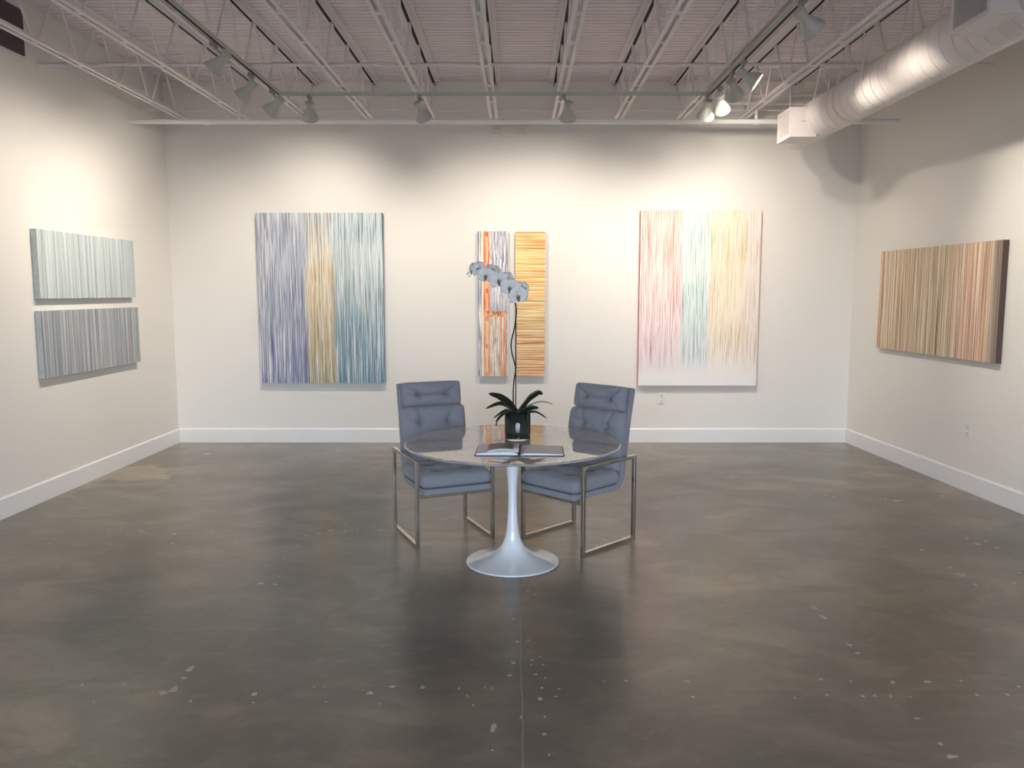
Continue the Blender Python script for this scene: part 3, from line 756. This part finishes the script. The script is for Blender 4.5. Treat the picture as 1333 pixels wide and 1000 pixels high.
def leaf(pts, w, tw=0.0):
    P = spline(pts, 6); n = len(P); mb = MB(); vs = []; K = 5
    for i, p in enumerate(P):
        t = i/(n-1); tan = (P[min(i+1,n-1)] - P[max(i-1,0)]).normalized()
        s = tan.cross(Vector((0,0,1)));
        s = s.normalized() if s.length > 1e-3 else Vector((0,1,0))
        up = s.cross(tan); s = (s*math.cos(tw) + up*math.sin(tw)).normalized(); up = s.cross(tan)
        ww = w*(.45 + .55*math.sin(PI*min(1, .15+t*.75)))*(max(0, 1-t**5))**.5 + .0015
        for k in range(K):
            q = (k/(K-1)-.5)*2; vs.append(tuple(p + s*q*ww + up*(-.22*ww*(1-q*q))))
    fs = [(i*K+k, i*K+k+1, (i+1)*K+k+1, (i+1)*K+k) for i in range(n-1) for k in range(K-1)]
    mb.add(vs, fs); o = mb.build('leaf', M_leaf, oc, smooth=True, angle=80)
    md = o.modifiers.new('th', 'SOLIDIFY'); md.thickness = .003; md.offset = 0
b0 = .160   # leaf bases above the vase rim; local offsets from the pot axis
leaf([(0,0,b0),(-.05,.0,b0+.06),(-.11,.01,b0+.10),(-.175,.02,b0+.117)], .023, .75)
leaf([(0,.0,b0),(-.05,-.01,b0+.04),(-.11,-.02,b0+.062),(-.19,-.03,b0+.033)], .019, .5)
leaf([(0,0,b0),(-.04,-.02,b0+.02),(-.08,-.04,b0+.020),(-.145,-.05,b0-.022)], .014, .3)
leaf([(0,0,b0),(-.035,-.04,b0+.012),(-.085,-.07,b0+.005),(-.122,-.09,b0-.03),(-.128,-.09,b0-.065)], .010, .2)
leaf([(0,0,b0),(.04,.01,b0+.05),(.08,.02,b0+.095),(.125,.02,b0+.122),(.150,.02,b0+.112)], .027, .8)
leaf([(0,0,b0),(.05,.02,b0+.035),(.12,.04,b0+.063),(.17,.05,b0+.062),(.212,.05,b0+.048)], .010, .15)
leaf([(0,-.01,b0),(.04,-.03,b0+.018),(.08,-.04,b0+.04),(.125,-.05,b0+.040)], .024, .8)
leaf([(0,0,b0),(.05,-.05,b0+.012),(.11,-.07,b0+.018),(.172,-.08,b0-.018)], .016, .5)
leaf([(0,0,b0),(.01,-.05,b0+.022),(-.01,-.085,b0+.012)], .020, 0)
# stake and flower spike
MB().tube([(-.012, 0, .10), (-.010, 0, .805)], .0034, 8).build('support_stake', M_stem, oc, smooth=True)
sp = spline([(-.022,0,.14),(-.027,0,.26),(-.022,.004,.36),(-.012,.006,.43),(-.034,.004,.52),(-.038,0,.59),(-.014,-.006,.70),(-.010,0,.80),(-.04,.0,.872),(-.10,0,.935),(-.17,0,.985),(-.235,.0,1.01),(-.28,0,1.0)], 6)
MB().tube(sp, .0042, 8).build('flower_spike', M_stem, oc, smooth=True)
def petal_mat():
    m = NT('orchid_petal', .55, 0, .3); m.b.inputs['Subsurface Weight'].default_value = .15; m.b.inputs['Subsurface Radius'].default_value = (.01,.01,.01)
    return m.out(m.mix(m.noise((50,50,50), 3), (238,238,240), (246,246,248)))
M_petal = petal_mat(); M_lip = plain('orchid_lip', (150,146,110), .5, var=.3, vscale=60); M_col = plain('orchid_throat', (70,64,46), .6, var=.3, vscale=90)
def petal(mb, L, W, ang, M, cup=.12, base=.004, roundness=.5):
    n, K = 10, 9; vs = []
    for i in range(n+1):
        t = i/n; r = base + L*t
        ww = W*math.sin(PI*(t**roundness if t > 0 else 0)*.999)**.75 if t < 1 else 0
        ww = max(ww, .0012)
        for k in range(K):
            q = (k/(K-1)-.5)*2
            vs.append((q*ww, r - abs(q)**2*.12*L*t, .012*math.sin(t*PI)*(1) - cup*ww*q*q + .0018*math.sin(q*7+t*5)))
    fs = [(i*K+k, i*K+k+1, (i+1)*K+k+1, (i+1)*K+k) for i in range(n) for k in range(K-1)]
    mb.add(vs, fs, M @ Matrix.Rotation(ang, 4, 'Z'))
def flower(p, face, s=1.0, roll=0):
    d = Vector(face).normalized(); q = d.to_track_quat('Z', 'Y').to_matrix().to_4x4()
    M = Matrix.Translation(p) @ q @ Matrix.Rotation(roll, 4, 'Z') @ Matrix.Scale(s, 4)
    mb = MB()
    petal(mb, .042, .0175, 0, M, .1, roundness=.62)
    petal(mb, .044, .0175, math.radians(125), M, .1, roundness=.62); petal(mb, .044, .0175, math.radians(-125), M, .1, roundness=.62)
    M2 = M @ Matrix.Translation((0,0,.004))
    petal(mb, .050, .031, math.radians(68), M2, .15, roundness=.75); petal(mb, .050, .031, math.radians(-68), M2, .15, roundness=.75)
    o = mb.build('blossom', M_petal, oc, smooth=True, angle=80)
    md = o.modifiers.new('th', 'SOLIDIFY'); md.thickness = .0012; md.offset = 0
    lp = MB()
    lp.lathe([(0,-.001),(.006,.002),(.008,.009),(.005,.015),(0,.017)], 12, M @ Matrix.Translation((0,-.007,.004)) @ Matrix.Scale(1.25,4,(0,1,0)))
    l = lp.build('lip', M_lip, oc, smooth=True, angle=80); l.parent = o
    k = MB(); k.tube([M @ Vector((0,-.012,.012)), M @ Vector((.001,-.021,.018)), M @ Vector((-.004,-.026,.014))], [.0035*s,.0028*s,.0012*s], 8); k.build('throat', M_col, oc, smooth=True).parent = o
# blossoms along the arching end of the spike
flower((.000, -.038, .862), (.12,-1,-.08), 1.36, .12)
flower((-.046, -.045, .912), (-.05,-1,-.12), 1.30, -.12)
flower((-.112, -.042, .952), (-.05,-1,-.10), 1.28, .2)
flower((-.186, -.038, .980), (-.15,-1,-.05), 1.22, -.1)
flower((-.228, -.018, 1.018), (-.7,-.9,.15), 1.10, .25)
flower((-.262, .012, 1.016), (-.9,.3,.0), .95, -.4)
flower((.030, .020, .905), (.7,-.6,.3), 1.05, .3)
flower((-.070, .015, .960), (.1,-.8,.6), 1.05, .6)
flower((-.150, .012, 1.010), (.0,-.7,.7), 1.0, -.5)
for bx, bz, rr in ((-.297, .992, .007), (-.285, .976, .005)):
    MB().lathe([(0,-1.4*rr),(rr*.8,-.7*rr),(rr,0),(rr*.75,.8*rr),(0,1.3*rr)], 12, Matrix.Translation((bx,0,bz))).build('flower_bud', M_petal, oc, smooth=True)
tag(oc, 'tall white orchid in a dark moss-filled glass vase on the round table', 'plant')

# ------------------------------------------------------------------ daylight and camera
w = bpy.data.worlds.new('daylight'); bpy.context.scene.world = w; w.use_nodes = True
bg = w.node_tree.nodes['Background']; nt = w.node_tree
tc = nt.nodes.new('ShaderNodeTexCoord'); sx = nt.nodes.new('ShaderNodeSeparateXYZ'); cr = nt.nodes.new('ShaderNodeValToRGB')
nt.links.new(tc.outputs['Generated'], sx.inputs[0]); mr = nt.nodes.new('ShaderNodeMapRange'); nt.links.new(sx.outputs[2], mr.inputs[0])
mr.inputs[1].default_value = -.08; mr.inputs[2].default_value = .08
nt.links.new(mr.outputs[0], cr.inputs[0]); cr.color_ramp.elements[0].color = (.15,.15,.16,1); cr.color_ramp.elements[1].color = (.70,.83,1.0,1)
nt.links.new(cr.outputs[0], bg.inputs[0]); bg.inputs[1].default_value = 13
L = bpy.data.lights.new('shopfront_daylight', 'AREA'); L.shape = 'RECTANGLE'; L.size = 5.2; L.size_y = 2.5; L.energy = 1; L.cycles.is_portal = True
lo = bpy.data.objects.new('shopfront_daylight', L); C.objects.link(lo); lo.location = (0, YF-.16, 1.5); lo.rotation_euler = (PI/2, 0, 0)

cam = bpy.data.cameras.new('camera'); co = bpy.data.objects.new('camera', cam); C.objects.link(co)
cam.sensor_fit = 'HORIZONTAL'; cam.sensor_width = 36; cam.lens = 36*1050/1333; cam.clip_start = .05
co.location = (0, 0, H); co.rotation_euler = (PI/2 - math.atan(120/1050), 0, 0)
S = bpy.context.scene; S.camera = co
S.view_settings.view_transform = 'Standard'; S.view_settings.look = 'None'; S.view_settings.gamma = 1; S.view_settings.use_curve_mapping = False
S.view_settings.exposure = 0.12
S.cycles.max_bounces = 8; S.cycles.diffuse_bounces = 5; S.cycles.glossy_bounces = 4; S.cycles.transmission_bounces = 6
S.cycles.sample_clamp_indirect = 6
S.cycles.use_denoising = True
